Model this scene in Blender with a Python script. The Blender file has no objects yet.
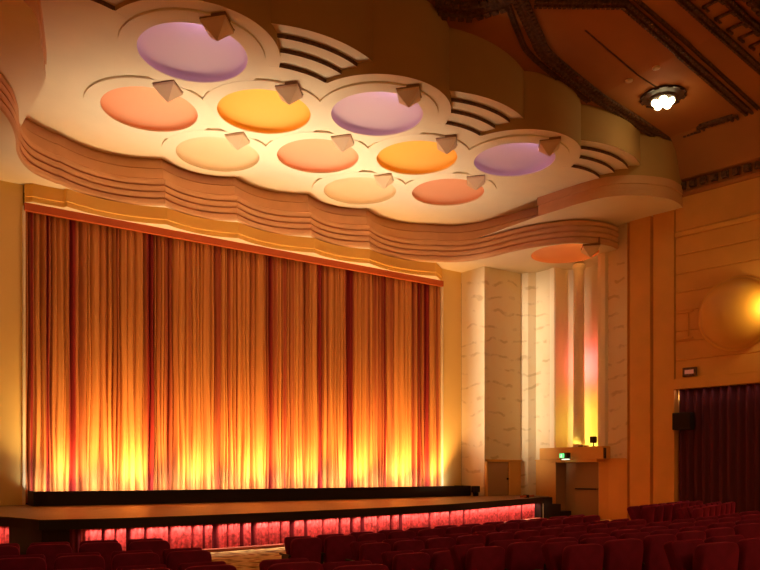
import bpy, math, random
from mathutils import Vector, Matrix
from mathutils.geometry import tessellate_polygon
random.seed(7)
C = bpy.context.scene.collection
sc = bpy.context.scene
PI = math.pi
def R(d): return math.radians(d)

# ---------------------------------------------------------------- camera, world, lights, exposure
# the eye is the origin of heights (z = 0); X runs along the stage curtain, Y towards the stage
cam_d = bpy.data.cameras.new('camera')
cam = bpy.data.objects.new('camera', cam_d); C.objects.link(cam)
cam.location = (-9.776, 0, 0)
cam.rotation_euler = (R(90), 0, R(55.48 - 90))
cam_d.sensor_width = 36
cam_d.lens = 744.5 / 760 * 36
cam_d.shift_y = 187.5 / 760
cam_d.clip_end = 200
sc.camera = cam
sc.view_settings.view_transform = 'Standard'
sc.view_settings.look = 'None'
sc.view_settings.gamma = 1
sc.view_settings.use_curve_mapping = False
sc.view_settings.exposure = 0.0

w = bpy.data.worlds.new('world'); sc.world = w
w.use_nodes = True
bg = w.node_tree.nodes['Background']
bg.inputs[0].default_value = (1.0, 0.47, 0.12, 1)
bg.inputs[1].default_value = 0.17

def area(name, loc, target, sx, sy, power, col, spread=180):
    d = bpy.data.lights.new(name, 'AREA'); d.shape = 'RECTANGLE'
    d.size = sx; d.size_y = sy; d.energy = power; d.color = col; d.spread = R(spread)
    o = bpy.data.objects.new(name, d); C.objects.link(o); o.location = loc
    v = Vector(target) - Vector(loc)
    o.rotation_euler = v.to_track_quat('-Z', 'Y').to_euler()
    return o
def point(name, loc, power, col, r=.06):
    d = bpy.data.lights.new(name, 'POINT'); d.energy = power; d.color = col; d.shadow_soft_size = r
    o = bpy.data.objects.new(name, d); C.objects.link(o); o.location = loc
    return o
def spot(name, loc, target, power, col, ang=90, blend=.8, r=.05):
    d = bpy.data.lights.new(name, 'SPOT'); d.energy = power; d.color = col; d.shadow_soft_size = r
    d.spot_size = R(ang); d.spot_blend = blend
    o = bpy.data.objects.new(name, d); C.objects.link(o); o.location = loc
    v = Vector(target) - Vector(loc)
    o.rotation_euler = v.to_track_quat('-Z', 'Y').to_euler()
    return o

WARM = (1.0, .62, .26)
GOLD = (1.0, .66, .28)
# footlights in the trough at the foot of the curtain
for i, x in enumerate((-5.6, -4.1, -2.3, -.6, 1.0, 2.9, 4.6, 6.0)):
    spot('footlight', (x, 19.05 + .008 * x * x, -.60), (x + .1, 20.15, .95), (820, 1400, 950, 1300, 1050, 1550, 1350, 950)[i], (1, .50, .14), 84, 1, .12)
# trough lamps that wash the canopy above the stage
area('canopy_wash_light', (0, 19.05, -.60), (0, 16.8, 8.4), 12.0, .12, 285, (1, .82, .56), 50)
# trough strip on the curtain foot, plus added spots to brighten the side walls
area('footlight_strip', (0, 19.55, -.58), (0, 20.2, -.1), 13.0, .06, 150, (1, .90, .70), 110)
spot('side_wash_light', (6.3, 19.40, -.62), (7.7, 19.5, 4.6), 130, (1, .76, .46), 62, 1, .15)
spot('side_wash_light', (-6.2, 19.25, -.62), (-7.3, 20.1, 4.6), 300, (1, .66, .26), 70, 1, .15)
# added warm fill from behind the seats, an unseen source
area('house_fill_light', (-4, -6, 6.0), (3, 14, 3), 14, 3, 230, (1.0, .48, .11), 180)
area('side_wall_fill_light', (-7.2, 19.45, 3.6), (9.7, 18.45, 3.6), .12, 6.0, 36, (1, .82, .58), 10)  # added fill from stage left, brightens the right wall pieces

# ---------------------------------------------------------------- materials
def mat(name, col, rough=.7, metal=0, emis=None, es=0, sheen=0, noise=None, bump=0, bscale=20, spec=.3, alpha=None):
    m = bpy.data.materials.new(name); m.use_nodes = True
    nt = m.node_tree; b = nt.nodes['Principled BSDF']
    b.inputs['Base Color'].default_value = (*col, 1)
    b.inputs['Roughness'].default_value = rough
    b.inputs['Metallic'].default_value = metal
    b.inputs['Specular IOR Level'].default_value = spec
    if sheen:
        b.inputs['Sheen Weight'].default_value = sheen
        b.inputs['Sheen Roughness'].default_value = .4
        b.inputs['Sheen Tint'].default_value = (min(1, col[0]*3+.2), col[1]*3+.03, col[2]*3+.05, 1)
    if emis:
        b.inputs['Emission Color'].default_value = (*emis, 1)
        b.inputs['Emission Strength'].default_value = es
    tc = nt.nodes.new('ShaderNodeTexCoord')
    if noise:
        n = nt.nodes.new('ShaderNodeTexNoise'); n.inputs['Scale'].default_value = noise[0]
        n.inputs['Detail'].default_value = 4
        nt.links.new(tc.outputs['Object'], n.inputs['Vector'])
        r = nt.nodes.new('ShaderNodeValToRGB')
        r.color_ramp.elements[0].position = .3; r.color_ramp.elements[1].position = .7
        r.color_ramp.elements[0].color = (*[c * (1 - noise[1]) for c in col], 1)
        r.color_ramp.elements[1].color = (*[min(1, c * (1 + noise[1])) for c in col], 1)
        nt.links.new(n.outputs['Fac'], r.inputs['Fac'])
        nt.links.new(r.outputs['Color'], b.inputs['Base Color'])
    if bump:
        n2 = nt.nodes.new('ShaderNodeTexNoise'); n2.inputs['Scale'].default_value = bscale
        n2.inputs['Detail'].default_value = 5
        nt.links.new(tc.outputs['Object'], n2.inputs['Vector'])
        bp = nt.nodes.new('ShaderNodeBump'); bp.inputs['Strength'].default_value = bump
        bp.inputs['Distance'].default_value = .05
        nt.links.new(n2.outputs['Fac'], bp.inputs['Height'])
        nt.links.new(bp.outputs['Normal'], b.inputs['Normal'])
    return m
M = {}
M['soffit'] = mat('cream_plaster', (.86, .73, .51), .8, noise=(1.2, .03))
M['fascia'] = mat('rose_brown_plaster', (.70, .38, .18), .65, noise=(2, .05))
M['yellow'] = mat('ochre_plaster', (.86, .50, .10), .7)
M['drum'] = mat('olive_brown_plaster', (.48, .29, .10), .8, noise=(.8, .06))
M['ceil'] = mat('russet_ceiling_paint', (.42, .165, .045), .8, noise=(.6, .10))
M['ornament'] = mat('dark_gilt_ornament', (.14, .06, .025), .6, noise=(14, .5), bump=.8, bscale=18)
M['wall'] = mat('amber_wall_paint', (.78, .40, .10), .75, noise=(1.5, .05))
M['prosc'] = mat('gold_cream_wall_paint', (.84, .58, .20), .75)
M['pelmet'] = mat('red_orange_pelmet', (.52, .10, .02), .6)
M['black'] = mat('black_paint', (.018, .008, .006), .55)
M['stage'] = mat('stage_boards', (.20, .095, .035), .45, noise=(6, .15))
M['maroon'] = mat('maroon_velvet', (.20, .008, .065), .85, sheen=.8, noise=(9, .15))
M['wood'] = mat('dark_wood', (.045, .016, .008), .45)
M['metal_dark'] = mat('dark_metal', (.03, .02, .016), .4, .6)
M['door'] = mat('brown_door_paint', (.42, .24, .11), .6)
M['fixture'] = mat('bronze_fixture_enamel', (.78, .56, .34), .5)
M['fixture_dk'] = mat('dark_fixture_bracket', (.25, .12, .05), .6)
M['white'] = mat('white_enamel', (.8, .75, .65), .5)
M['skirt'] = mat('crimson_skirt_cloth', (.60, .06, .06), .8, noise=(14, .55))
def skirt_fold_shade(m):
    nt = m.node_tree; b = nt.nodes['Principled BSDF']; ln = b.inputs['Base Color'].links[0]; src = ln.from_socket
    a = nt.nodes.new('ShaderNodeAttribute'); a.attribute_name = 'fold_lit'
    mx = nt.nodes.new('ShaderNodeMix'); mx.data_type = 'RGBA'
    nt.links.new(a.outputs['Fac'], mx.inputs[0]); mx.inputs[6].default_value = (.16, .008, .015, 1); nt.links.new(src, mx.inputs[7])  # dark maroon paints the shade of the deep folds into the cloth
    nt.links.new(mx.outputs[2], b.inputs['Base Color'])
skirt_fold_shade(M['skirt'])
M['sidecurtain'] = mat('plum_curtain_cloth', (.10, .018, .03), .85, sheen=.2)
M['bulb'] = mat('lit_bulb', (1, .9, .6), .3, emis=(1, .82, .42), es=11)
M['exit'] = mat('lit_exit_green', (.1, .6, .2), .4, emis=(.12, .85, .22), es=1.6)
M['exitw'] = mat('lit_exit_white', (.8, .8, .7), .4, emis=(.8, .95, .7), es=1.6)
M['footrail'] = mat('brick_red_rail', (.30, .06, .03), .6)
M['redled'] = mat('pale_panel', (.7, .35, .25), .4, emis=(1, .4, .25), es=.12)
M['lampcore'] = mat('lit_lamp_glass', (1, .8, .4), .4, emis=(1, .66, .18), es=8)
M['bowl'] = mat('gold_plaster_bowl', (.82, .44, .07), .42, spec=.6)
M['dish_lav'] = mat('lavender_dish', (.66, .46, .45), .7)
M['dish_pea'] = mat('peach_dish', (.86, .40, .22), .7)
M['dish_ora'] = mat('orange_dish', (.92, .46, .08), .7)
M['dish_cre'] = mat('cream_dish', (.90, .69, .42), .7)

def textured_wall():
    m = mat('etched_plaster', (.76, .60, .36), .75)
    nt = m.node_tree; b = nt.nodes['Principled BSDF']
    tc = nt.nodes.new('ShaderNodeTexCoord')
    wv = nt.nodes.new('ShaderNodeTexWave'); wv.bands_direction = 'Z'; wv.inputs['Scale'].default_value = .62
    wv.inputs['Distortion'].default_value = 5; wv.inputs['Detail'].default_value = 3; wv.inputs['Detail Scale'].default_value = 1.5
    nt.links.new(tc.outputs['Object'], wv.inputs['Vector'])
    r = nt.nodes.new('ShaderNodeValToRGB')
    r.color_ramp.elements[0].position = .03; r.color_ramp.elements[0].color = (.60, .45, .25, 1)
    r.color_ramp.elements[1].position = .12; r.color_ramp.elements[1].color = (.78, .62, .38, 1)
    nt.links.new(wv.outputs['Fac'], r.inputs['Fac'])
    n = nt.nodes.new('ShaderNodeTexNoise'); n.inputs['Scale'].default_value = 2.6; n.inputs['Detail'].default_value = 3
    nt.links.new(tc.outputs['Object'], n.inputs['Vector'])
    r2 = nt.nodes.new('ShaderNodeValToRGB'); r2.color_ramp.elements[0].position = .46; r2.color_ramp.elements[1].position = .60
    nt.links.new(n.outputs['Fac'], r2.inputs['Fac'])
    mx = nt.nodes.new('ShaderNodeMix'); mx.data_type = 'RGBA'
    nt.links.new(r2.outputs['Color'], mx.inputs[0]); mx.inputs[6].default_value = (.78, .64, .41, 1)
    nt.links.new(r.outputs['Color'], mx.inputs[7]); nt.links.new(mx.outputs[2], b.inputs['Base Color'])
    return m
M['etched'] = textured_wall()
def carpet():
    m = mat('patterned_carpet', (.5, .3, .1), .95)
    nt = m.node_tree; b = nt.nodes['Principled BSDF']
    tc = nt.nodes.new('ShaderNodeTexCoord')
    v = nt.nodes.new('ShaderNodeTexVoronoi'); v.inputs['Scale'].default_value = 3.4
    nt.links.new(tc.outputs['Object'], v.inputs['Vector'])
    r = nt.nodes.new('ShaderNodeValToRGB')
    r.color_ramp.elements[0].position = .15; r.color_ramp.elements[0].color = (.55, .10, .02, 1)
    r.color_ramp.elements[1].position = .5; r.color_ramp.elements[1].color = (.85, .60, .22, 1)
    e = r.color_ramp.elements.new(.32); e.color = (.95, .72, .30, 1)
    e = r.color_ramp.elements.new(.75); e.color = (.30, .12, .03, 1)
    nt.links.new(v.outputs['Distance'], r.inputs['Fac']); nt.links.new(r.outputs['Color'], b.inputs['Base Color'])
    return m
M['carpet'] = carpet()
def cloth():
    m = mat('gold_curtain_cloth', (.56, .24, .08), .85)
    nt = m.node_tree; b = nt.nodes['Principled BSDF']
    tc = nt.nodes.new('ShaderNodeTexCoord')
    mp = nt.nodes.new('ShaderNodeMapping'); mp.inputs['Scale'].default_value = (3.6, .01, .012)
    n = nt.nodes.new('ShaderNodeTexNoise'); n.inputs['Scale'].default_value = 1; n.inputs['Detail'].default_value = 2
    nt.links.new(tc.outputs['Object'], mp.inputs['Vector']); nt.links.new(mp.outputs[0], n.inputs['Vector'])
    r = nt.nodes.new('ShaderNodeValToRGB')
    r.color_ramp.elements[0].position = .38; r.color_ramp.elements[0].color = (.22, .012, .010, 1)  # deep red streaks put fold shadow into the cloth colour
    r.color_ramp.elements[1].position = .52; r.color_ramp.elements[1].color = (.54, .22, .06, 1)
    nt.links.new(n.outputs['Fac'], r.inputs['Fac']); nt.links.new(r.outputs['Color'], b.inputs['Base Color'])
    return m
M['cloth'] = cloth()

# ---------------------------------------------------------------- mesh helpers
class MB:
    def __init__(s): s.v = []; s.f = []
    def add(s, vs, fs):
        k = len(s.v); s.v += [tuple(v) for v in vs]; s.f += [tuple(i + k for i in f) for f in fs]; return s
    def box(s, x0, x1, y0, y1, z0, z1, mx=None):
        vs = [(x, y, z) for z in (z0, z1) for x, y in ((x0, y0), (x1, y0), (x1, y1), (x0, y1))]
        if mx: vs = [tuple(mx @ Vector(v)) for v in vs]
        return s.add(vs, [(3, 2, 1, 0), (4, 5, 6, 7), (0, 1, 5, 4), (1, 2, 6, 5), (2, 3, 7, 6), (3, 0, 4, 7)])
    def prism(s, poly, z0, z1, holes=()):
        loops = [list(poly)] + [list(h) for h in holes]
        pts = [p for l in loops for p in l]; n = len(pts)
        tris = tessellate_polygon([[Vector((x, y, 0)) for x, y in l] for l in loops])
        k = len(s.v)
        s.v += [(x, y, z0) for x, y in pts] + [(x, y, z1) for x, y in pts]
        for t in tris:
            s.f.append((t[0] + k, t[1] + k, t[2] + k)); s.f.append((t[2] + k + n, t[1] + k + n, t[0] + k + n))
        o = 0
        for l in loops:
            m = len(l)
            for i in range(m):
                a, b = o + i, o + (i + 1) % m
                s.f.append((a + k, b + k, b + k + n, a + k + n))
            o += m
        return s
    def grid(s, rows, close=False):
        n = len(rows[0]); k = len(s.v)
        for r in rows: s.v += [tuple(p) for p in r]
        for i in range(len(rows) - 1):
            for j in range(n - (0 if close else 1)):
                a = i * n + j; b = i * n + (j + 1) % n
                s.f.append((k + a, k + b, k + b + n, k + a + n))
        return s
    def tube(s, pts, r, n=8):
        rows = []
        for i, p in enumerate(pts):
            p = Vector(p); a = Vector(pts[max(0, i - 1)]); b = Vector(pts[min(len(pts) - 1, i + 1)])
            d = (b - a).normalized(); u = d.orthogonal().normalized(); v = d.cross(u)
            rr = r[i] if isinstance(r, (list, tuple)) else r
            rows.append([tuple(p + (u * math.cos(t) + v * math.sin(t)) * rr) for t in [2 * PI * q / n for q in range(n)]])
        s.grid(rows, True)
        k = len(s.v); s.f.append(tuple(range(k - n, k))); s.f.append(tuple(range(k - n * len(pts) + n - 1, k - n * len(pts) - 1, -1)))
        return s
    def lathe(s, prof, c=(0, 0, 0), n=32):
        return s.grid([[(c[0] + r * math.cos(2 * PI * q / n), c[1] + r * math.sin(2 * PI * q / n), c[2] + z) for q in range(n)] for r, z in prof], True)
    def build(s, name, m, parent=None, smooth=False, bevel=0, seg=2, autos=None):
        me = bpy.data.meshes.new(name); me.from_pydata(s.v, [], s.f); me.update()
        me.materials.append(m)
        o = bpy.data.objects.new(name, me); C.objects.link(o)
        import bmesh
        bm = bmesh.new(); bm.from_mesh(me); bmesh.ops.recalc_face_normals(bm, faces=bm.faces)
        if autos is not None:
            for e in bm.edges:
                e.smooth = not (len(e.link_faces) == 2 and e.calc_face_angle(0) > R(autos))
        bm.to_mesh(me); bm.free()
        if smooth or autos is not None:
            for p in me.polygons: p.use_smooth = True
        if bevel:
            b = o.modifiers.new('bevel', 'BEVEL'); b.width = bevel; b.segments = seg; b.limit_method = 'ANGLE'; b.angle_limit = R(40)
        if parent: o.parent = parent
        return o
def struct(o): o['kind'] = 'structure'; return o
def tag(o, label, cat, group=None):
    o['label'] = label; o['category'] = cat
    if group: o['group'] = group
    return o
def empty(name, loc, rz=0):
    o = bpy.data.objects.new(name, None); C.objects.link(o); o.location = loc; o.rotation_euler = (0, 0, rz)
    o.empty_display_size = .1; return o
def copy_tree(o, parent=None):
    c = o.copy(); C.objects.link(c); c.parent = parent
    for ch in [q for q in bpy.data.objects if q.parent == o]: copy_tree(ch, c)
    return c
def arc(cx, cy, r, a0, a1, n):
    return [(cx + r * math.cos(R(a0 + (a1 - a0) * i / n)), cy + r * math.sin(R(a0 + (a1 - a0) * i / n))) for i in range(n + 1)]
def bez(p0, p1, p2, n=12):
    return [((1 - t) ** 2 * p0[0] + 2 * t * (1 - t) * p1[0] + t * t * p2[0], (1 - t) ** 2 * p0[1] + 2 * t * (1 - t) * p1[1] + t * t * p2[1]) for t in [i / n for i in range(n + 1)]]
def crom(pts, n=6):
    out = []
    for i in range(len(pts) - 1):
        p0 = pts[max(0, i - 1)]; p1 = pts[i]; p2 = pts[i + 1]; p3 = pts[min(len(pts) - 1, i + 2)]
        for k in range(n):
            t = k / n
            out.append(tuple(.5 * (2 * p1[d] + (p2[d] - p0[d]) * t + (2 * p0[d] - 5 * p1[d] + 4 * p2[d] - p3[d]) * t * t + (3 * p1[d] - p0[d] - 3 * p2[d] + p3[d]) * t ** 3) for d in range(len(p1))))
    out.append(tuple(pts[-1])); return out

L1, LB, L2, LT, CZ = 8.37, 7.80, 7.07, 10.6, 9.56
def cz(x): return 9.56 + max(0, 5.5 - abs(x)) * .11
ZS, ZF = -.80, -1.50
SY = 20.13

# ---------------------------------------------------------------- floor
FC = (-5.0, 24.0)
def floor_z(r):
    if r <= 17.6: return ZF
    return ZF + (r - 17.6) * .072
mb = MB()
rr = [6, 15, 16.5, 17.6, 19, 21, 24, 28, 33, 38]
mb.grid([[(FC[0] + q * math.sin(R(a)), FC[1] - q * math.cos(R(a)), floor_z(q)) for a in range(-60, 92, 3)] for q in rr])
struct(mb.build('floor', M['carpet']))

# ---------------------------------------------------------------- canopy over the stage
def lobes(cusps, yc, bulge, n=14):
    out = []
    for i in range(len(cusps) - 1):
        x0, x1 = cusps[i], cusps[i + 1]
        p = bez((x0, yc), ((x0 + x1) / 2, yc + 2 * bulge * (x1 - x0) / 2.3), (x1, yc), n)
        out += p if i == 0 else p[1:]
    return out
CU = [-5.9, -3.3, -1.25, 1.1, 3.2, 5.9]
SIDE = crom([(5.9, 19.45), (6.55, 19.0), (6.95, 18.2), (7.15, 17.2), (7.45, 16.35), (8.0, 15.55), (8.7, 15.12), (9.3, 15.0), (9.85, 15.1)])
def shift_curve(pts, d):
    out = []
    for x, y in pts:
        a = max(0, min(1, (19.45 - y) / 1.2)) * PI / 2
        if y > 19.45: a = 0
        if abs(x) > 8: a *= max(0, 1 - (abs(x) - 8) / 1.2)
        out.append((x - math.copysign(math.sin(a), x) * d, y - math.cos(a) * d))
    return out
def ribs_curve(d):
    fr = lobes(CU, 19.40, .42)
    rt = SIDE[1:]; lf = [(-x, y) for x, y in SIDE[::-1]][:-1]
    return shift_curve(lf + fr + rt, d)
prof = [(-.28, L1 + .02), (-.28, 8.13), (-.31, 8.12), (-.31, 8.09), (-.21, 8.08), (-.20, 7.83), (-.22, 7.82), (-.22, 7.79), (-.10, 7.78)]
for k in range(4):
    z = 7.77 - k * .175
    prof += [(-.05, z - .015), (-.03, z - .05), (-.03, z - .120), (-.05, z - .150), (-.10, z - .16), (-.10, z - .172)]
prof += [(-.09, L2 + .0)]
mb = MB(); mb.grid([[(x, y, z) for x, y in ribs_curve(d)] for d, z in prof])
fas = struct(mb.build('ceiling_fascia', M['fascia'], autos=40))

rib0 = ribs_curve(-.26)
# upper soffit: from the fascia back to the scalloped front edge
SD = (9.25, 15.1, 2.26)
SD_R = [(7.03, 15.95), (7.12, 15.2), (7.22, 14.5), (7.45, 13.75), (8.02, 13.18), (8.9, 12.84), (9.6, 12.88), (10.15, 13.08), (10.6, 13.3)]
def drum(sgn, dr=0):
    SDC = SD_R if sgn > 0 else [(6.86, 16.0), (7.02, 15.3)] + SD_R[2:]
    return [(sgn * (x + (x - 9.25) / 2.26 * dr), y + (y - 15.1) / 2.26 * dr) for x, y in crom(SDC, 8)]                      # side drum (centre, radius)
GS = .085; DR = 1.72; SC = [(-6.65, 15.72), (-2.2175, 15.72), (2.2175, 15.72), (6.65, 15.72)]
PU = [(-4.435, 14.336), (0, 14.336), (4.435, 14.336)]
def near(x):
    y = 99
    for cx, cy in PU:
        if abs(x - cx) < DR: y = min(y, cy - math.sqrt(DR * DR - (x - cx) ** 2))
    for cx, cy in SC:
        if abs(x - cx) < 1.95: y = min(y, cy - math.sqrt(1.95 ** 2 - (x - cx) ** 2))
    return y
mid = [p for p in rib0 if abs(p[0]) <= 7.12 and p[1] > 15.9]
front = [(7.9, 15.6), (8.0, 14.6)] + [(x / 100, near(x / 100)) for x in range(760, -761, -6)] + [(-8.0, 14.6), (-7.9, 15.6)]
outer = mid + front
DISH = {'lav': PU, 'ora': [(-2.2175, 15.718), (2.2175, 15.718)], 'pea': [(-4.435, 17.1), (0, 17.1), (4.435, 17.1)], 'cre': [(-2.2175, 18.482), (2.2175, 18.482)]}
holes = [arc(cx, cy, 1.07, 0, 354.375, 63) for L in DISH.values() for cx, cy in L]
mb = MB()
def flat(mb, poly, z, holes=()):
    loops = [list(poly)] + [list(h) for h in holes]; pts = [p for l in loops for p in l]
    k = len(mb.v); mb.v += [(x, y, z) for x, y in pts]
    for t in tessellate_polygon([[Vector((x, y, 0)) for x, y in l] for l in loops]): mb.f.append(tuple(i + k for i in t))
flat(mb, outer, L1, holes)
# stepped grille panels between the drums
def span(cx, cy, r, keep=1.45):
    ok = [a for a in range(200, 341) if all(math.dist((cx + r * math.cos(R(a)), cy + r * math.sin(R(a))), p) > keep for p in PU)]
    ok = [a for a in ok if a in range(225, 316)] if r < 2.2 else ok
    lo = hi = 270
    while lo - 1 in ok: lo -= 1
    while hi + 1 in ok: hi += 1
    return lo, hi
for cx, cy in SC:
    rads = [1.95, 2.35, 2.70, 3.0]
    for i in range(3):
        z = L1 + GS * (i + 1)
        a, b = [arc(cx, cy, q, *span(cx, cy, q), 40) for q in (rads[i], rads[i + 1])]
        mb.grid([[(x, y, z) for x, y in a], [(x, y, z) for x, y in b]])
# lowered rings round the dishes
k = 0
for L in DISH.values():
    for cx, cy in L:
        k += 1; z = L1 - .040 - .0015 * k
        a = arc(cx, cy, 1.07, 0, 360, 64); b = arc(cx, cy, 1.42, 0, 360, 64)
        mb.grid([[(x, y, L1 + .01) for x, y in b], [(x, y, z) for x, y in b], [(x, y, z) for x, y in a], [(x, y, L1 + .01) for x, y in a]])
struct(mb.build('ceiling_soffit', M['soffit'], autos=40))
mb = MB()
for cx, cy in SC:
    for i, r in enumerate([1.95, 2.35, 2.70]):
        a = arc(cx, cy, r, *span(cx, cy, r), 40)
        mb.grid([[(x, y, L1 + GS * i - .001) for x, y in a], [(x, y, L1 + GS * (i + 1)) for x, y in a]])
struct(mb.build('ceiling_grille_risers', M['ornament']))  # dark colour stands in for shade on the audience-facing risers
# dark drum walls above the front edge
mb = MB()
for cx, cy in SC:
    a = arc(cx, cy, 3.0, *span(cx, cy, 3.0, 1.62), 60); mb.grid([[(x, y, L1 + 3 * GS) for x, y in a], [(x, y, LT) for x, y in a]])
for cx, cy in PU:
    a = arc(cx, cy, DR, 180, 360, 60); mb.grid([[(x, y, L1) for x, y in a], [(x, y, LT) for x, y in a]])
for sgn in (1, -1):
    a = drum(sgn)
    mb.grid([[(x, y, L1 - .02) for x, y in a], [(x, y, LT) for x, y in a]])
struct(mb.build('ceiling_drum_walls', M['drum'], autos=30))
# the rose-brown band of the side drum and its lower soffit
mb = MB()
for sgn in (1, -1):
    rows = []
    for dr, z in [(0, L1), (.02, L1 - .01), (.02, 8.14), (-.01, 8.13), (-.01, 7.98), (.0, 7.97), (.0, LB)]:
        rows.append([(x, y, z) for x, y in drum(sgn, dr)])
    mb.grid(rows)
struct(mb.build('ceiling_side_band', M['fascia'], autos=40))
mb = MB()
for sgn in (1, -1):
    a = drum(sgn)
    sd = [(sgn * x, y) for x, y in shift_curve(SIDE, -.19) if x > 6.9]
    poly = a + [(sgn * 10.6, 15.1)] + sd[::-1]
    flat(mb, poly, LB)
struct(mb.build('ceiling_side_soffit', M['soffit']))
# lowest soffit, between the ribs, the proscenium and the side walls, with one dish each side
KD = (8.80, 16.46)
mb = MB()
cur = ribs_curve(-.09)
poly = [p for p in cur] + [(11, 15.6), (11, 21.2), (-11, 21.2), (-11, 15.6)]
flat(mb, poly, L2, [arc(KD[0], KD[1], 1.07, 0, 354.375, 63), arc(-KD[0], KD[1], 1.07, 0, 354.375, 63)])
struct(mb.build('ceiling_lower_soffit', M['soffit']))
# ochre scalloped fascia below, its reveal and the red pelmet
mb = MB()
pr_ = [(0, L2), (0, 6.78), (.03, 6.77), (.03, 6.75), (0, 6.74), (0, 6.62)]
yc = [-6.6] + CU[1:-1] + [6.6]
base = lobes([-5.9, -3.2, -1.15, 1.3, 3.3, 6.0], 19.60, .27)
base = [(-6.62, 19.95)] + lobes([-6.6, -5.75], 19.80, .05, 6)[1:] + base[1:] + [(6.62, 20.05)]
mb.grid([[(x, y - d, z) for x, y in base] for d, z in pr_])
struct(mb.build('ceiling_ochre_fascia', M['yellow'], autos=30))
mb = MB(); flat(mb, base + [(6.62, 20.13), (-6.62, 20.13)], 6.62); struct(mb.build('trim_reveal', M['soffit']))
mb = MB().box(-6.62, 6.62, 19.95, 20.06, 6.43, 6.62); struct(mb.build('trim_pelmet', M['pelmet'], bevel=.01))

# dishes and their floodlights
def make_dish(cx, cy, z, m, label, cat='ceiling dish'):
    r = 1.07
    prof_ = [(r, 0)] + [(r * math.cos(R(t)), .02 + .36 * math.sin(R(t))) for t in range(4, 88, 7)] + [(.02, .385), (.0005, .386)]
    e = MB().lathe(prof_, (0, 0, 0), 64).build('ceiling_dish', m, smooth=True)
    e.location = (cx, cy, z)
    tag(e, label, 'ceiling dish', 'coloured dishes recessed in the canopy')
    return e
def make_flood():
    root = empty('floodlight', (0, 0, 0))
    q = [(-.34, 0), (0, -.38), (.34, 0), (0, .38)]
    m1 = MB()
    m1.grid([[(x * s, y * s, z) for x, y in q] for s, z in [(1, .16), (1, .10), (.86, .10), (.86, .16)]], True)
    m1.build('frame', M['fixture_dk'], root)
    m2 = MB()
    m2.grid([[(x * s, y * s, z) for x, y in q] for s, z in [(.97, .10), (.97, .05), (.90, .03), (.03, -.20)]], True)
    m2.build('housing', M['fixture'], root)
    for bx in ((-.02, .02, -.36, -.32, .1, .34), (.30, .34, -.02, .02, .1, .34), (-.34, -.30, -.02, .02, .1, .34)):
        MB().box(*bx).build('bracket', M['fixture_dk'], root)
    return root
fl0 = make_flood(); first = True
NM = {'lav': 'lavender', 'ora': 'orange', 'pea': 'peach', 'cre': 'pale cream'}
LC = {'lav': (.70, .50, 1.0), 'ora': (1, .52, .04), 'pea': (1, .38, .12), 'cre': (1, .66, .30)}
LP = {'lav': 26, 'ora': 18, 'pea': 7, 'cre': 5}
WH = {('lav', 0): 'largest, at the upper left', ('lav', 1): 'at the middle front edge', ('lav', 2): 'furthest right on the front edge',
      ('ora', 0): 'left of the two, between lavender dishes', ('ora', 1): 'right of the two, below the middle lavender dish',
      ('pea', 0): 'leftmost, nearest the left fascia', ('pea', 1): 'in the middle of the canopy', ('pea', 2): 'rightmost, below the right lavender dish',
      ('cre', 0): 'left of the two, near the stage fascia', ('cre', 1): 'right of the two, near the stage fascia'}
def add_flood(cx, cy, z, col, p, label):
    global first
    f = fl0 if first else copy_tree(fl0)
    first = False
    f.location = (cx, cy - 1.24, z - .16)
    tag(f, label, 'floodlight', 'pyramid floodlights hung at the dish rims')
    spot('dish_lamp', (cx - .05, cy - .86, z - .10), (cx - .05, cy + .25, z + .42), p, col, 165, .6, .05)
for k, L in DISH.items():
    for i, (cx, cy) in enumerate(L):
        make_dish(cx, cy, L1 - .02, M['dish_' + k], f'{NM[k]} recessed dish {WH[(k, i)]}')
        add_flood(cx, cy, L1, LC[k], LP[k], f'pyramid floodlight, {NM[k]} dish {WH[(k, i)]}')
make_dish(KD[0], KD[1], L2, M['dish_pea'], 'peach recessed dish low on the right, above the side niche column')
add_flood(KD[0], KD[1] + .2, L2, (1, .5, .12), 26, 'small floodlight at the rim of the low peach dish over the niche column')

# ---------------------------------------------------------------- main ceiling
xs = [-16, -5.5, 0, 5.5, 16]
mb = MB(); mb.grid([[(x, y, cz(x) + t) for x in xs] for y, t in ((21, 0), (-8, 0), (-8, .15), (21, .15), (21, 0))]); struct(mb.build('ceiling', M['ceil']))
def strip(pts, wdt, z, h, blocks=0, seed=1):
    """raised moulding following a polyline under the ceiling, with a row of carved beads"""
    mb = MB(); n = len(pts); rows = []
    prof_ = [(-wdt / 2, 0), (-wdt / 2, -h * .5), (-wdt * .3, -h), (-wdt * .12, -h * .45), (wdt * .12, -h * .45), (wdt * .3, -h), (wdt / 2, -h * .5), (wdt / 2, 0)]
    nor = []
    for i in range(n):
        a = Vector(pts[max(0, i - 1)]); b = Vector(pts[min(n - 1, i + 1)]); d = (b - a).normalized(); nor.append(Vector((-d.y, d.x)))
    for o_, dz in prof_: rows.append([(p[0] + nor[i].x * o_, p[1] + nor[i].y * o_, cz(p[0]) + dz) for i, p in enumerate(pts)])
    mb.grid(rows)
    if blocks:
        acc = 0
        for i in range(n - 1):
            a = Vector(pts[i]); b = Vector(pts[i + 1]); L = (b - a).length; d = (b - a).normalized()
            t = acc
            while t < L:
                c = a + d * t; s = blocks * .36
                for off in (-.2, .2):
                    cc = c + nor[i] * wdt * off * 1.9
                    mx = Matrix.Translation((cc.x, cc.y, cz(cc.x) - h * .7)) @ Matrix.Rotation(math.atan2(d.y, d.x), 4, 'Z')
                    mb.box(-s, s, -wdt * .16, wdt * .16, -h * .3, h * .3, mx)
                t += blocks
            acc = t - L
    return mb
trim_n = 0
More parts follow.
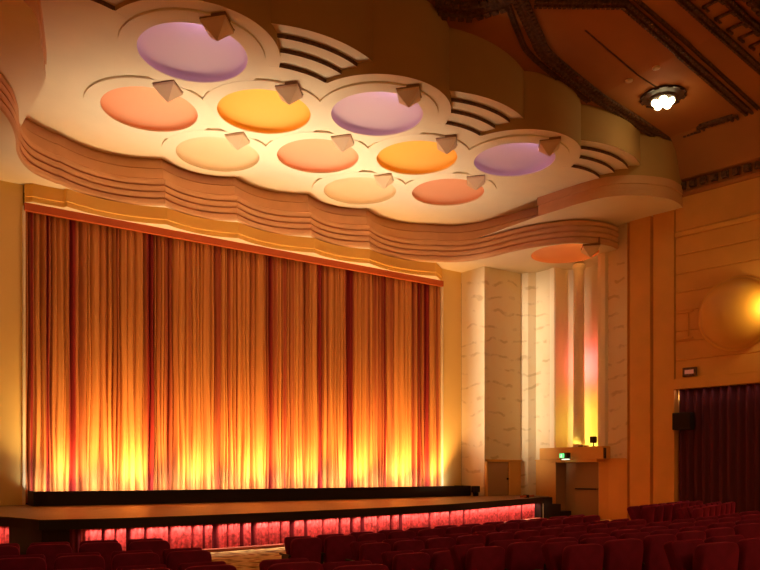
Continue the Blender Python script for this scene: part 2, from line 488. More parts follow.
def trim(pts, wdt, h, blocks=0, m='ornament'):
    struct(strip(pts, wdt, CZ, h, blocks).build('trim_moulding', M[m], autos=40))
trim(crom([(.75, 10.89), (1.6, 11.28), (2.6, 11.8), (3.41, 12.15), (5.58, 12.44), (7.57, 12.71), (10.3, 13.17)], 8), .30, .09, .12)
trim(crom([(.55, 11.0), (1.4, 11.5), (2.3, 12.05), (3.2, 12.45), (5.5, 12.75)], 8), .14, .06, 0)
trim([(.4, 12.6), (1.0, 12.2), (1.3, 11.5), (.2, 10.9), (-1.2, 11.6)], .5, .12, .18)
trim([(1.87, 11.11), (3.25, 9.91), (5.32, 10.05), (9.6, 10.74), (11.6, 11.1)], .20, .08, .10)
trim([(1.6, 11.0), (3.1, 9.68), (5.32, 9.80), (9.6, 10.49), (11.6, 10.85)], .10, .05, 0)
trim([(2.5, 8.95), (4.05, 9.08), (5.56, 9.15), (7.6, 9.41), (10.5, 9.8)], .16, .07, .10)
trim([(3.0, 8.35), (3.56, 8.4), (4.71, 8.49), (6.0, 8.56), (8, 8.8)], .16, .07, .10)
trim([(3.0, 8.0), (5.15, 8.09), (8, 8.3)], .30, .12, .2)
for i in range(9):      # fret of open rectangles between two mouldings
    x = 3.5 + i * .5; y = 8.78 + .06 * (x - 4.2)
    mb = MB(); mb.box(-.03, .03, -.20, .14, -.05, 0); mb.box(-.03, .22, .10, .14, -.05, 0); mb.box(-.03, .22, -.22, -.18, -.05, 0)
    o = mb.build('trim_fret', M['ornament']); o.location = (x, y, cz(x)); o.rotation_euler.z = R(4); struct(o)
# stepped fret at the end of the coffer
mb = MB()
for a, b in [((9.30, 12.45), (9.36, 12.0)), ((9.36, 12.0), (9.10, 11.9)), ((9.10, 11.9), (9.30, 11.05)), ((9.30, 11.05), (9.75, 11.15)), ((9.75, 11.15), (9.7, 11.6))]:
    s = strip([a, b], .18, CZ, .10, .1); mb.add(s.v, s.f)
struct(mb.build('trim_coffer_fret', M['ornament']))
mb = strip([(3.31, 11.01), (5.5, 11.24), (6.6, 11.35)], .03, CZ, .02); struct(mb.build('trim_seam', M['ornament']))

# ceiling lamp: a leafy plaster rose with a ring of bulbs
lp = empty('ceiling_lamp', (6.84, 11.49, CZ - .22))
tag(lp, 'lit cluster of glowing bulbs under a dark ceiling rose', 'ceiling lamp')
mb = MB().lathe([(.02, .22), (.55, .22), (.5, .17), (.36, .15), (.3, .10), (.18, .06), (.02, .06)], n=20)
for k in range(10):
    a = k * 2 * PI / 10
    mx = Matrix.Rotation(a, 4, 'Z') @ Matrix.Translation((.5, 0, .18)) @ Matrix.Rotation(R(12), 4, 'Y')
    mb.box(-.16, .06, -.10, .10, -.01, .02, mx)
mb.build('rose', M['wood'], lp, bevel=.01)
for k in range(6):
    a = k * 2 * PI / 5 if k < 5 else 0; r_ = .19 if k < 5 else 0
    b = MB().lathe([(.012, -.085)] + [(.10 * math.cos(R(t)), .10 * math.sin(R(t))) for t in range(-75, 80, 15)] + [(.03, .10)], n=14).build('bulb', M['bulb'], lp, smooth=True)
    b.location = (r_ * math.cos(a), r_ * math.sin(a), .04)
point('ceiling_lamp_light', (6.84, 11.49, CZ - .55), 5, (1, .66, .3), .15)
for (x, y, lab) in [(5.5, 11.51, 'left'), (5.55, 10.78, 'right')]:
    e = MB().lathe([(.09, 0), (.09, -.03), (.05, -.05), (.01, -.05)], n=14).build('ceiling_sensor', M['fixture'])
    e.location = (x, y, CZ); tag(e, f'small round ceiling fitting near the lamp, the {lab} one of two', 'ceiling fitting')

# ---------------------------------------------------------------- walls
def wallstrip(name, pts, z0, z1, m):
    mb = MB(); mb.grid([[(x, y, z) for x, y in pts] for z in (z0, z1)]); return struct(mb.build(name, m))
# proscenium wall with the opening
mb = MB()
mb.box(-7.55, -6.62, 20.05, 20.6, ZF, L2 + .2); mb.box(6.62, 7.51, 20.05, 20.6, ZF, L2 + .2)
struct(mb.build('wall_stage', M['prosc'], bevel=.02))
mb = MB().box(-7.6, 7.6, 20.6, 20.8, ZF, L2 + .3); struct(mb.build('wall_back', M['black']))
for s in (-1, 1):
    mb = MB().box(s * 6.62 - .035, s * 6.62 + .035, 20.0, 20.08, ZS, 6.55); struct(mb.build('trim_proscenium', M['soffit'], bevel=.01))
# zigzag side walls (right, and the mirrored left)
def side(sgn):
    nm = 'right' if sgn > 0 else 'left'
    def S(p): return [(sgn * x, y) for x, y in p]
    def ws(pts, z0, z1, m, t=None): return wallstrip('wall_' + nm, S(pts), z0, z1, M[m])
    DZ = .42
    ws([(7.51, 20.05), (7.64, 19.0)], ZF, L2, 'etched')
    ws([(7.64, 19.0), (9.36, 18.98)], DZ, L2, 'etched'); ws([(7.64, 19.0), (9.36, 18.98)], ZF, DZ, 'wall')
    ws([(9.36, 18.98), (9.46, 18.72)], ZF, L2, 'etched')
    ws([(9.46, 18.72), (9.71, 18.59)], ZF, L2, 'etched')
    ws([(9.71, 18.59), (9.745, 17.95)], DZ, L2, 'etched'); ws([(9.71, 18.59), (9.745, 17.95)], ZF, DZ, 'wall')
    ws([(9.745, 17.95), (9.70, 17.93), (9.71, 17.74), (9.77, 17.72)], DZ, L2, 'soffit')
    ws([(9.745, 17.95), (9.77, 17.72)], ZF, DZ, 'wall')
    # recess: niche above, door below
    back = crom([(9.77, 17.72), (10.3, 17.68), (10.6, 17.35), (10.7, 16.85), (10.64, 16.4), (10.42, 16.04), (9.90, 16.0)], 5)
    ws(back, .70, L2, 'soffit')
    ws([(9.77, 17.72), (10.25, 17.72), (10.25, 16.1), (9.90, 16.0)], ZF, .5, 'door')
    ws([(9.90, 16.0), (9.88, 15.93), (9.74, 15.9), (9.70, 15.75), (9.72, 15.6), (9.80, 15.55)], .7, L2, 'soffit')
    ws([(9.90, 16.0), (9.80, 15.55)], ZF, .7, 'wall')
    ws([(9.80, 15.55), (9.76, 14.78)], DZ, LB, 'etched'); ws([(9.80, 15.55), (9.76, 14.78)], ZF, DZ, 'wall')
    pts = [(9.76, 14.78), (9.90, 14.76), (9.90, 14.70), (9.74, 14.68), (9.82, 14.00), (10.0, 13.98), (10.0, 13.93), (9.84, 13.91), (9.95, 13.27), (10.3, 13.23), (10.3, 13.05)]
    ws(pts, ZF, LB, 'wall')
    # column in the niche
    cy, cx = 16.86, 9.95
    prof_ = [(.20, 0), (.20, .25), (.185, .3), (.18, 3), (.175, 5.95), (.19, 5.98), (.215, 6.02), (.215, 6.12), (.16, 6.18)]
    c = MB().lathe(prof_, (0, 0, 0), 24).build('column', M['soffit'], autos=30); c.location = (sgn * cx, cy, .84)
    tag(c, 'tall slim cream half-round column in the glowing niche' if sgn > 0 else 'tall slim cream column in the left side niche', 'column')
    # ledge over the door
    lg = empty('door_canopy_ledge', (sgn * 9.7, 16.8, .42))
    tag(lg, 'amber ledge box above the exit door, under the niche' if sgn > 0 else 'amber ledge box above the left side door', 'ledge')
    x0, x1 = sorted((0, sgn * .6)); xa, xb = sorted((-sgn * .28, sgn * .6))
    MB().box(xa, xb, -1.35, 1.35, .02, .42).build('box', M['wall'], lg, bevel=.015)
    xa, xb = sorted((-sgn * .20, sgn * .6))
    MB().box(xa, xb, -1.05, 1.05, -.08, .02).build('underside_step', M['wall'], lg, bevel=.01)
    # main fanned side wall with coursed grooves
    d = (math.sin(R(10)), -math.cos(R(10))); P0 = (9.98, 13.22)
    def W(s, off=0): return (sgn * (P0[0] + d[0] * s - off * math.cos(R(10))), P0[1] + d[1] * s - off * math.sin(R(10)))
    mb = MB()
    zs = [2.62, 2.75]
    zz = [2.75, 3.30, 3.85, 4.15, 4.75, 5.30, 5.85, 6.40, 6.95]
    rows = []
    for i in range(len(zz) - 1):
        a, b = zz[i], zz[i + 1]
        rows += [(.0, a), (.0, a + .0), (.03, a + .03), (.03, b - .02), (.0, b)]
    rows += [(.0, 6.95), (.09, 6.97), (.12, 7.06), (.05, 7.12), (.03, 7.14), (.03, 8.12)]
    n = 24
    mb.grid([[(*W(21 * i / n, off), z) for i in range(n + 1)] for off, z in rows])
    struct(mb.build('wall_' + nm, M['wall'], autos=40))
    # beam over the side curtain
    mb = MB(); mb.grid([[(*W(21 * i / n, off), z) for i in range(n + 1)] for off, z in [(0, 2.76), (.14, 2.76), (.14, 2.46), (-.25, 2.46)]])
    struct(mb.build('trim_beam', M['wall'], autos=40))
    mb = MB(); mb.grid([[(*W(21 * i / n, -.3), z) for i in range(n + 1)] for z in (ZF, 2.8)]); struct(mb.build('wall_' + nm, M['black']))
    # dentil cornice and cove
    mb = MB(); mb.grid([[(*W(21 * i / n, off), z) for i in range(n + 1)] for off, z in [(.03, 8.10), (.12, 8.12), (.15, 8.20), (.10, 8.23), (.10, 8.52), (.3, 8.54), (.35, 8.62), (.4, 8.7), (.5, 8.95), (.65, 9.25), (.9, 9.5), (1.0, CZ)]])
    struct(mb.build('trim_cornice', M['ceil'], autos=40))
    mb = MB()
    for i in range(60):
        s = .25 + i * .30; p = W(s, .16)
        mx = Matrix.Translation((p[0], p[1], 8.38)) @ Matrix.Rotation(sgn * R(10), 4, 'Z')
        mb.box(-.07, .07, -.07, .07, -.09, .09, mx)
        mb.box(-.04, .04, -.11, -.08, -.11, .11, mx)
    struct(mb.build('trim_dentils', M['ornament']))
    # key blocks left of the bowl lamp
    mb = MB()
    for s, z0, z1 in [(.28, 3.95, 4.7)]:
        p = W(s, .05); mx = Matrix.Translation((p[0], p[1], 0)) @ Matrix.Rotation(sgn * R(10), 4, 'Z')
        mb.box(-.04, .04, -.24, .24, z0 - .05, z0 + .02, mx); mb.box(-.04, .04, -.24, .24, z1 - .02, z1 + .05, mx); mb.box(-.03, .03, -.12, -.08, z0, z1, mx)
    struct(mb.build('trim_block', M['wall'], bevel=.01))
    return W
W = side(1); side(-1)
# dado line
mb = MB()
for a, b in [((7.64, 18.98), (9.36, 18.96)), ((9.69, 18.59), (9.72, 17.98)), ((9.78, 15.5), (9.74, 14.8))]:
    mb.grid([[(*a, z) for z in (.40, .45)], [(*b, z) for z in (.40, .45)]])
    dx, dy = (0, -.03) if abs(a[1] - b[1]) < .2 else (-.03, 0)
    mb.grid([[(a[0] + dx, a[1] + dy, z) for z in (.40, .45)], [(b[0] + dx, b[1] + dy, z) for z in (.40, .45)]])
    mb.grid([[(a[0], a[1], .45), (a[0] + dx, a[1] + dy, .45)], [(b[0], b[1], .45), (b[0] + dx, b[1] + dy, .45)]])
struct(mb.build('trim_dado', M['wall']))

# niche lamps: yellow from behind the ledge, rose from behind the column
area('niche_yellow_light', (10.1, 16.85, .92), (10.35, 16.85, 3.2), .4, 1.2, 8, (1, .78, .12), 170)
def strip_lamp(name, z, h, p, col):
    d = bpy.data.lights.new(name, 'AREA'); d.shape = 'RECTANGLE'; d.size = .10; d.size_y = h; d.energy = p; d.color = col
    o = bpy.data.objects.new(name, d); C.objects.link(o); o.location = (10.15, 17.05, z); o.rotation_euler = (R(90), 0, R(-90))
strip_lamp('niche_rose_light', 3.65, 1.0, 15, (1, .13, .17))
strip_lamp('niche_yellow_light', 1.75, 1.6, 8, (1, .72, .08))

# exit door in the recess
dr = empty('door_1', (10.2, 16.9, ZF)); dr['kind'] = 'structure'
MB().box(-.04, .04, -.72, .30, 0, 1.95).build('leaf', M['door'], dr, bevel=.01)
MB().tube([(-.04, -.66, .95), (-.13, -.66, .95), (-.13, .22, .95), (-.04, .22, .95)], .022).build('push_bar', M['metal_dark'], dr)
MB().box(-.06, -.02, -.76, -.70, 0, 1.98).build('stile', M['soffit'], dr)
# panelled door beside the stage
dp = empty('door_2', (8.2, 18.96, ZS)); dp['kind'] = 'structure'
MB().box(-.5, .5, -.03, .02, 0, 1.17).build('leaf', M['door'], dp, bevel=.01)
MB().lathe([(.03, 0), (.045, .02), (.03, .06), (.005, .07)], n=12).build('knob', M['metal_dark'], dp).location = (.42, -.08, .55)
mb = MB(); mb.box(-.56, -.5, -.06, 0, 0, 1.23); mb.box(.5, .56, -.06, 0, 0, 1.23); mb.box(-.56, .56, -.06, 0, 1.17, 1.23); mb.build('frame', M['wall'], dp)

# exit sign under the ledge
ex = empty('exit_sign', (9.25, 16.85, .45)); ex.rotation_euler = (0, 0, R(-20))
tag(ex, 'small glowing green exit box on the front of the ledge over the door', 'exit sign')
MB().box(-.06, .06, -.26, .26, .0, .20).build('case', M['metal_dark'], ex, bevel=.01)
MB().box(-.075, -.06, -.06, .24, .04, .18).build('green_panel', M['exit'], ex)
MB().box(-.07, .05, -.22, .1, -.03, 0).build('downlight', M['exitw'], ex)
mb = MB()          # running figure pictogram
mb.box(-.080, -.076, .10, .13, .135, .165); mb.box(-.080, -.076, .095, .125, .09, .13); mb.box(-.080, -.076, .07, .10, .05, .09); mb.box(-.080, -.076, .12, .15, .05, .085)
mb.build('pictogram', M['exitw'], ex)
point('exit_glow', (9.15, 16.8, .40), .6, (.7, 1, .5), .05)
# small lamp on the ledge
ll = empty('ledge_spotlight', (9.62, 15.98, .84)); tag(ll, 'small black spotlight standing on the ledge in front of the yellow niche', 'spotlight')
MB().tube([(0, 0, 0), (0, 0, .13)], .02).build('stem', M['metal_dark'], ll)
MB().lathe([(.06, 0), (.07, .015), (.02, .02)], n=12).build('foot', M['metal_dark'], ll)
MB().box(-.09, .09, -.08, .08, .12, .33).build('head', M['black'], ll, bevel=.02)
for k, (y, nm) in enumerate([(16.5, 'left'), (16.28, 'right')]):
    e = MB().box(-.05, .05, -.07, .07, 0, .05).build('lamp_block', M['fixture_dk'], bevel=.01); e.location = (9.62, y, .84)
    tag(e, f'tiny dark block lying on the ledge beside the spotlight, the {nm} one', 'fitting')
e = MB().box(-.03, .03, -.03, .03, 0, .34).build('ledge_conduit', M['metal_dark']); e.location = (9.40, 15.35, .44)
tag(e, 'short dark vertical bracket on the right end of the ledge', 'bracket')

# bowl lamp on the side wall
p = W(1.72, .03); bl = empty('wall_bowl_lamp', (p[0], p[1], 4.45), R(10)); tag(bl, 'large golden plaster bowl lamp with a glowing core on the side wall', 'wall lamp')
rot = Matrix.Rotation(R(-90), 4, 'Y')
def rotlathe(prof_, n=48):
    m = MB().lathe(prof_, n=n); m.v = [tuple(rot @ Vector(v)) for v in m.v]; return m
rotlathe([(1.04, 0), (1.05, .04), (1.02, .06), (.98, .06)] + [(.98 * math.cos(R(t)), .05 + .34 * math.sin(R(t))) for t in range(5, 90, 6)] + [(.0005, .39)]).build('bowl', M['bowl'], bl, smooth=True)
c_ = rotlathe([(.04, 0), (.05, .06), (.10, .08), (.11, .12), (.07, .16), (.01, .18)], 20).build('core', M['lampcore'], bl, smooth=True); c_.location = (-.14, -.98, -.05)
q = W(2.70, .62); point('bowl_light', (q[0], q[1], 4.5), 34, (1, .66, .20), .10)

# plum curtain along the side wall
mb = MB(); rows = []
N = 620
for z in (ZF + .02, -.3, 1.0, 2.2, 2.50):
    row = []
    for i in range(N + 1):
        s = -.02 + 17.5 * i / N; ph = s * 2 * PI / .235
        off = -.13 + .055 * math.sin(ph + .5 * math.sin(s * 2.1)) + .02 * math.sin(ph * .37)
        row.append((*W(s + .04, off), z))
    rows.append(row)
mb.grid(rows); o = mb.build('side_curtain', M['sidecurtain'], smooth=True)
tag(o, 'dark plum pleated curtain hanging under the beam on the right side wall', 'curtain')
q = W(3.5, -.02); q2 = W(3.5, -.2)
o = area('side_curtain_light', (q[0], q[1], 2.43), (q2[0], q2[1], 0), .08, 8.0, 6, (1, .62, .50), 120)
o.rotation_euler = (R(0), R(8), R(10))
q = W(.10, -.16); point('side_gap_light', (q[0], q[1], 2.25), 1.5, (1, .85, .6), .03)
# black wall speaker and a small panel
pp = W(.20, .12); sp = empty('wall_speaker', (pp[0], pp[1], 1.50), R(10)); tag(sp, 'black box loudspeaker mounted on the plum side curtain', 'loudspeaker')
MB().box(-.16, .16, -.33, .20, -.25, .25).build('cabinet', M['black'], sp, bevel=.02)
MB().box(-.165, -.16, -.28, .15, -.2, .2).build('grille', M['metal_dark'], sp)
MB().tube([(.1, 0, 0), (.35, 0, .1)], .02).build('bracket', M['metal_dark'], sp)
pp = W(.45, .10); sp = empty('wall_indicator', (pp[0], pp[1], 2.93), R(10)); tag(sp, 'small dark-framed pale indicator panel on the wall above the beam', 'indicator panel')
MB().box(-.05, .05, -.2, .2, -.13, .13).build('frame', M['ornament'], sp, bevel=.01)
MB().box(-.06, -.05, -.13, .13, -.06, .06).build('face', M['redled'], sp)

# ---------------------------------------------------------------- stage
fe = crom([(-7.35, 13.55), (-6.2, 13.30), (-4.5, 13.33), (-2.2, 13.55), (.4, 14.0), (2.2, 14.45), (3.7, 15.0), (6.6, 16.15), (8.05, 16.75)], 6)
fe = [p for p in fe]
back = [(9.3, 17.6), (9.4, 18.9), (7.6, 19.0), (7.5, 20.05), (6.6, 20.06), (6.6, 20.58), (-6.6, 20.58), (-6.6, 20.06), (-7.5, 20.05), (-9.3, 18.5), (-8.9, 17.0), (-7.65, 14.7)]
mb = MB(); mb.prism(fe + back, ZS - .04, ZS); o = mb.build('stage_floor', M['stage']); struct(o)
def offs(pts, d):
    out = []
    for i, p in enumerate(pts):
        a = Vector(pts[max(0, i - 1)]); b = Vector(pts[min(len(pts) - 1, i + 1)]); t = (b - a).normalized()
        out.append((p[0] - t.y * d, p[1] + t.x * d))
    return out
full = [(-8.9, 17.0), (-7.65, 14.7)] + fe
lip = [(-8.9, 17.0), (-7.7, 14.75), (-7.42, 13.5)] + offs(fe, -.03)[1:]
mb = MB(); mb.grid([[(x, y, z) for x, y in l] for l, z in [(lip, ZS + .005), (lip, ZS - .17)]] )
inn = [(-8.7, 17.0), (-7.4, 14.9), (-7.2, 13.8)] + offs(fe, .22)[1:]
mb.grid([[(x, y, ZS - .17) for x, y in lip], [(x, y, ZS - .17) for x, y in inn]])
struct(mb.build('trim_stage_edge', M['black'], autos=40))
# sloping stage skirt: pleated crimson cloth
def skirt(curve, name, label):
    mb = MB(); pts = []
    L = [0]
    for i in range(1, len(curve)): L.append(L[-1] + math.dist(curve[i], curve[i - 1]))
    T = L[-1]; n = int(T / .018); tt = 0; fold_lit = []
    rows = [[], [], []]; ph = 0; wd = .3; deep = .10; ps = 0
    for i in range(n + 1):
        s = T * i / n
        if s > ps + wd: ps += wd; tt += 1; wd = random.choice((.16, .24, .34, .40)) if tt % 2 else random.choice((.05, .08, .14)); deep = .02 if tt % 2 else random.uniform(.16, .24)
        u = (s - ps) / wd
        d = (deep * (1 - abs(2 * u - 1) ** 6) if deep > .1 else 0) + .014 * math.sin(u * wd * 2 * PI / .09)
        j = max(k for k in range(len(L)) if L[k] <= s + 1e-9); j = min(j, len(curve) - 2)
        f = (s - L[j]) / (L[j + 1] - L[j]); a, b = curve[j], curve[j + 1]
        t = Vector((b[0] - a[0], b[1] - a[1])).normalized()
        x = a[0] + (b[0] - a[0]) * f; y = a[1] + (b[1] - a[1]) * f
        fold_lit.append(1.0 if tt % 2 else 0.0)
        for r, (z, k) in enumerate([(ZF, .7), (-1.2, 1), (ZS - .05, .8)]): rows[r].append((x - t.y * d * k, y + t.x * d * k, z))
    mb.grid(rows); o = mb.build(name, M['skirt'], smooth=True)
    at = o.data.attributes.new('fold_lit', 'FLOAT', 'POINT')
    for i in range(len(o.data.vertices)): at.data[i].value = fold_lit[i % (n + 1)]
    tag(o, label, 'curtain'); return o
sk = [p for p in offs(fe, .24) if p[0] > -7.05]
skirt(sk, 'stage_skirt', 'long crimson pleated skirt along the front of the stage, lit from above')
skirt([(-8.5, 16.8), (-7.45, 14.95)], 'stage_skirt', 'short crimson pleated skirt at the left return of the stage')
mb = MB(); a = [p for p in fe if p[0] < -6.5]
mb.prism([(-7.68, 14.85), (-7.36, 13.60), (-6.95, 13.42), (-6.93, 13.62), (-7.15, 13.8), (-7.45, 14.9)], ZF, ZS - .05)
struct(mb.build('trim_stage_corner', M['black']))
cur2 = offs(fe, .10)
mb = MB(); q1 = offs(fe, .20); q2 = offs(fe, -.02); mb.prism(q2 + q1[::-1], ZF, ZF + .05); o = mb.build('trim_stage_foot', M['footrail']); struct(o)
# strip lamps under the stage lip
sl = offs(fe, .185); Ls = 0
for i in range(0, len(sl) - 1):
    a, b = sl[i], sl[i + 1]
    if a[0] < -6.8: continue
    m_ = ((a[0] + b[0]) / 2, (a[1] + b[1]) / 2); t = Vector((b[0] - a[0], b[1] - a[1]))
    o = area('skirt_strip_light', (m_[0], m_[1], ZS - .19), (m_[0], m_[1], -2), max(.1, t.length - .03), .05, 5.5 * t.length, (1, .72, .55), 140)
    o.rotation_euler = (0, 0, math.atan2(t.y, t.x))
o = area('skirt_strip_light', (-8.1, 15.9, ZS - .19), (-8.1, 15.9, -2), 1.8, .05, 7, (1, .6, .42), 150); o.rotation_euler = (0, 0, math.atan2(-2.1, 1.2))
# stage steps at the right end
mb = MB()
for k, (x1, z) in enumerate([(8.55, -.80), (8.95, -1.03), (9.45, -1.27)]):
    mb.box(8.0 if k == 0 else 8.5 + .4 * (k - 1), x1, 16.75, 17.6, ZF, z)
st = mb.build('stage_steps', M['black'], bevel=.015); tag(st, 'dark wooden steps climbing to the right end of the stage', 'steps')
mb = MB(); mb.grid([[(8.06, 16.72, z), (9.0, 17.15, z)] for z in (ZF, ZS - .2)])
e = mb.build('trim_stage_end', M['white']); struct(e); e.data.materials[0] = M['etched']
spot('stage_end_lamp', (8.15, 16.45, -.98), (8.5, 17.0, -1.4), 1.6, (1, .85, .6), 120, 1, .03)
e = empty('handrail_clamp', (7.35, 16.75, ZS)); tag(e, 'low dark red bar lying at the right edge of the stage', 'bar')
MB().tube([(-.35, -.12, .05), (.45, .12, .05)], .035).build('bar', M['pelmet'], e); MB().box(-.05, .05, -.08, .08, 0, .10).build('foot', M['black'], e)
# black trough in front of the curtain
TF = [(-6.5, 19.15), (-5.7, 18.95), (-2, 18.80), (2, 18.85), (5, 19.02), (7.2, 19.2)]
mb = MB(); f2 = crom(TF, 5); b2 = [(x, y + .10) for x, y in f2]
mb.prism(f2 + b2[::-1], ZS, -.45); mb.box(-6.55, -6.48, 19.15, 19.95, ZS, -.45); mb.box(7.14, 7.2, 19.2, 20.0, ZS, -.45)
tr = mb.build('footlight_trough', M['black']); tag(tr, 'long low black footlight trough at the foot of the gold curtain', 'footlight trough')
# small floor monitor
e = empty('stage_monitor', (7.28, 19.05, ZS)); tag(e, 'small black stage lamp beside the right end of the trough', 'stage lamp')
MB().box(-.12, .12, -.1, .1, .12, .34).build('head', M['black'], e, bevel=.02); MB().box(-.08, .08, -.06, .06, 0, .12).build('base', M['metal_dark'], e)

# main curtain
mb = MB(); N = 2200; X0, X1 = -6.6, 6.6
rng = random.Random(3); folds = []; x = X0
while x < X1:
    wd = rng.choice((.07, .09, .12, .15, .19, .24)); folds.append((x, wd, rng.uniform(.07, .24), rng.uniform(-.08, .08), rng.uniform(-.06, .06))); x += wd
rows = []
zs = [ZS + .05, -.45, .2, 1, 2, 3, 4, 5, 6, 6.6]
for zi, z in enumerate(zs):
    row = []; t = (z - zs[0]) / 7.4; k = 0
    for i in range(N + 1):
        x = X0 + (X1 - X0) * i / N
        while k < len(folds) - 1 and x > folds[k + 1][0]: k += 1
        fx, wd, dp_, yo, sl_ = folds[k]
        yo2 = folds[min(k + 1, len(folds) - 1)][3]
        u = (x - fx) / wd
        y = 20.20 + dp_ * (1 - .35 * t) * (abs(2 * u - 1) ** 3 - .5) + (yo * (1 - u) + yo2 * u) * 1.0
        y += .012 * math.sin(x * 47 + z * .7)
        row.append((x + .035 * math.sin(fx * 9 + z * 1.1) * (1 - t), y, z))
    rows.append(row)
mb.grid(rows); o = mb.build('stage_curtain', M['cloth'], smooth=True)
tag(o, 'huge gold and orange pleated stage curtain lit from below', 'curtain')

# ---------------------------------------------------------------- seats
def rounded_back(w_, h, t, z0, lean, m=14):
    """padded back: superellipse outline extruded with a soft edge"""
    mb = MB(); out = []
    for i in range(4 * m):
        a = 2 * PI * i / (4 * m); e = .32
        cx = math.copysign(abs(math.cos(a)) ** e, math.cos(a)); cz = math.copysign(abs(math.sin(a)) ** e, math.sin(a))
        out.append((cx, cz))
    rings = []
    for s, y in [(0.0, .5), (.80, .5), (.93, .42), (1, .2), (1, -.2), (.93, -.42), (.80, -.5), (0.0, -.5)]:
        ring = []
        for cx, cz in out:
            px = cx * (w_ / 2 - (1 - s) * .08 if s else 0); pz = cz * (h / 2 - (1 - s) * .08 if s else 0)
            zz_ = pz + h / 2; taper = .88 + .12 * (zz_ / h)
            yy = y * t - lean * (zz_ - .1) + .03 * (px / w_) ** 2
            ring.append((px * taper, yy, z0 + zz_ - .02 * (px / (w_ / 2)) ** 4 * 0))
        rings.append(ring)
    mb.grid(rings, True); return mb
def make_seat():
    root = empty('theatre_seat', (0, 0, 0))
    rounded_back(.50, .58, .10, .22, .08).build('backrest', M['maroon'], root, smooth=True)
    mb = MB(); mx = Matrix.Translation((0, .12, .40)) @ Matrix.Rotation(R(68), 4, 'X')
    mb.box(-.22, .22, -.02, .42, -.06, .06, mx); mb.build('seat', M['maroon'], root, bevel=.04, seg=3)
    for s in (-1, 1):
        MB().box(s * .258 - .018, s * .258 + .018, -.02, .34, .50, .535).build('armrest', M['wood'], root, bevel=.012)
        MB().box(s * .258 - .014, s * .258 + .014, .02, .26, 0, .50).build('side_support', M['wood'], root, bevel=.006)
    return root
seat0 = make_seat(); seat_used = False
ORD = ['first', 'second', 'third', 'fourth', 'fifth', 'sixth', 'seventh', 'eighth', 'ninth', 'tenth', 'eleventh', 'twelfth', 'thirteenth', 'fourteenth', 'fifteenth']
def seat_row(Rr, th0, n, T, block, row, frm, pitch=.55, flip=False, tall=1.0):
    global seat_used
    step = math.degrees(pitch / Rr)
    for i in range(n):
        th = th0 + step * (i + .5)
        x = FC[0] + Rr * math.sin(R(th)); y = FC[1] - Rr * math.cos(R(th)); z = floor_z(Rr)
        s = copy_tree(seat0) if seat_used else seat0
        seat_used = True
        s.location = (x, y, z + .002); s.rotation_euler = (0, 0, R(th) + R(rng.uniform(-.6, .6)))
        k = (T - z) / .80
        s.scale = (pitch / .55, 1, k)
        j = (n - 1 - i) if flip else i
        tag(s, f'maroon velvet seat, {ORD[j]} from the {frm}, {row}, {block}', 'theatre seat', f'maroon seats of the {block}')
seat_row(15.95, -16.1, 5, -.75, 'left block', 'front row', 'aisle', .50, True)
seat_row(17.0, -14.9, 5, -.77, 'left block', 'second row', 'aisle', .50, True)
seat_row(18.1, -13.3, 4, -.79, 'left block', 'nearest row', 'aisle', .52, True)
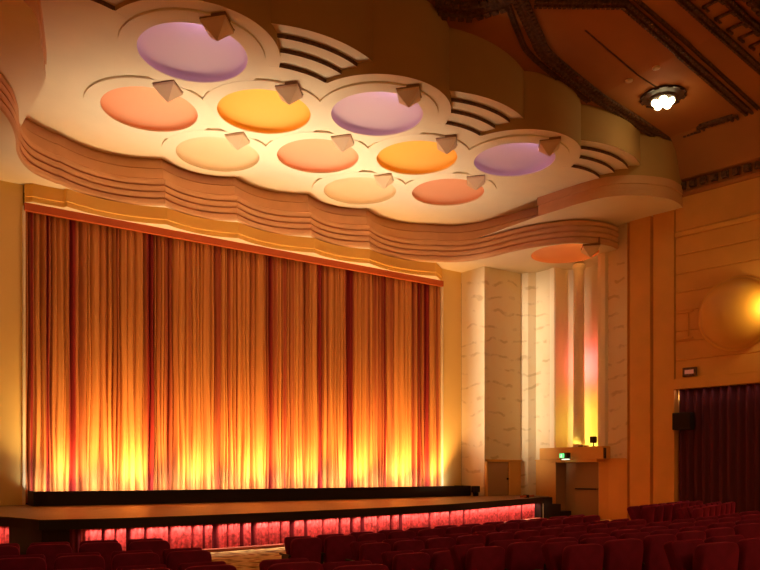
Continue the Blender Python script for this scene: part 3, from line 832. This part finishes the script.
CENTRE = {
    'front': [(-5.08, 8.54, -5.5, 0.48, -0.85), (-4.59, 8.5, -4.1, 0.51, -0.84), (-4.1, 8.47, -2.6, 0.48, -0.83), (-3.6, 8.46, -1.2, 0.51, -0.82), (-3.08, 8.45, 0.3, 0.52, -0.81), (-2.56, 8.46, 1.9, 0.53, -0.8), (-2.04, 8.49, 3.4, 0.52, -0.8), (-1.5, 8.53, 5.0, 0.56, -0.79), (-0.94, 8.58, 6.7, 0.57, -0.78), (-0.35, 8.66, 8.4, 0.61, -0.78), (0.28, 8.76, 10.2, 0.66, -0.77), (0.91, 8.89, 12.1, 0.63, -0.77)],
    'second': [(-4.73, 7.46, -4.2, 0.46, -0.85), (-4.25, 7.43, -2.9, 0.48, -0.84), (-3.77, 7.41, -1.6, 0.49, -0.83), (-3.26, 7.4, -0.2, 0.52, -0.82), (-2.73, 7.41, 1.3, 0.55, -0.81), (-2.19, 7.43, 2.8, 0.54, -0.81), (-1.66, 7.46, 4.3, 0.52, -0.8), (-1.11, 7.51, 5.8, 0.58, -0.79), (-0.54, 7.57, 7.4, 0.56, -0.79), (0.04, 7.66, 9.1, 0.63, -0.78), (0.69, 7.77, 10.9, 0.69, -0.78)],
    'short third': [(-4.83, 6.6, -3.4, 0.52, -0.89), (-4.32, 6.57, -1.9, 0.50, -0.89)],
    'fourth': [(-5.04, 5.17, -4.6, 0.47, -0.69), (-4.55, 5.14, -3.4, 0.5, -0.67), (-4.07, 5.12, -2.2, 0.46, -0.65), (-3.6, 5.1, -1.0, 0.49, -0.63), (-3.1, 5.1, 0.2, 0.51, -0.61), (-2.59, 5.11, 1.5, 0.53, -0.6), (-2.05, 5.13, 2.9, 0.55, -0.58), (-1.49, 5.17, 4.3, 0.57, -0.57), (-0.91, 5.22, 5.7, 0.6, -0.56), (-0.29, 5.29, 7.3, 0.66, -0.55), (0.41, 5.39, 9.1, 0.75, -0.54)],
    'fifth': [(-4.61, 4.39, -3.4, 0.5, -0.63), (-4.09, 4.37, -2.1, 0.55, -0.61), (-3.57, 4.35, -0.9, 0.49, -0.59), (-3.08, 4.35, 0.3, 0.49, -0.58), (-2.56, 4.36, 1.6, 0.55, -0.57), (-1.99, 4.38, 2.9, 0.59, -0.55), (-1.37, 4.42, 4.4, 0.66, -0.54)],
    'nearest': [(-4.39, 3.28, -2.8, 0.53, -0.54), (-3.84, 3.26, -1.5, 0.58, -0.53)],
    'low bottom': [(-7.03, 5.17, -9.5, 0.52, -0.7), (-6.48, 5.09, -8.2, 0.58, -0.75)],
}
for row, lst in CENTRE.items():
    for i, (x, y, hd, wd, T) in enumerate(lst):
        s = copy_tree(seat0); z = floor_z(math.dist((x, y), FC))
        s.location = (x, y, z + .002); s.rotation_euler = (0, 0, R(hd)); s.scale = (wd / .56, 1, (T - z) / .80)
        tag(s, f'maroon velvet seat, {ORD[i]} from the left end, {row} row, centre block', 'theatre seat', 'maroon seats of the centre block')
for (x0, y0, hd, n, T, row) in [(2.45, 8.92, 17.5, 7, -.66, 'front'), (2.58, 7.93, 21, 7, -.66, 'second')]:
    for i in range(n):
        s = copy_tree(seat0); z = floor_z(math.dist((x0, y0), FC))
        s.location = (x0 + math.cos(R(hd)) * .58 * (i + .5), y0 + math.sin(R(hd)) * .58 * (i + .5), z + .002); s.rotation_euler = (0, 0, R(hd)); s.scale = (1.05, 1, (T - z) / .80)
        tag(s, f'maroon velvet seat, {ORD[i]} from the aisle, {row} row of right block', 'theatre seat', 'maroon seats of the right block')
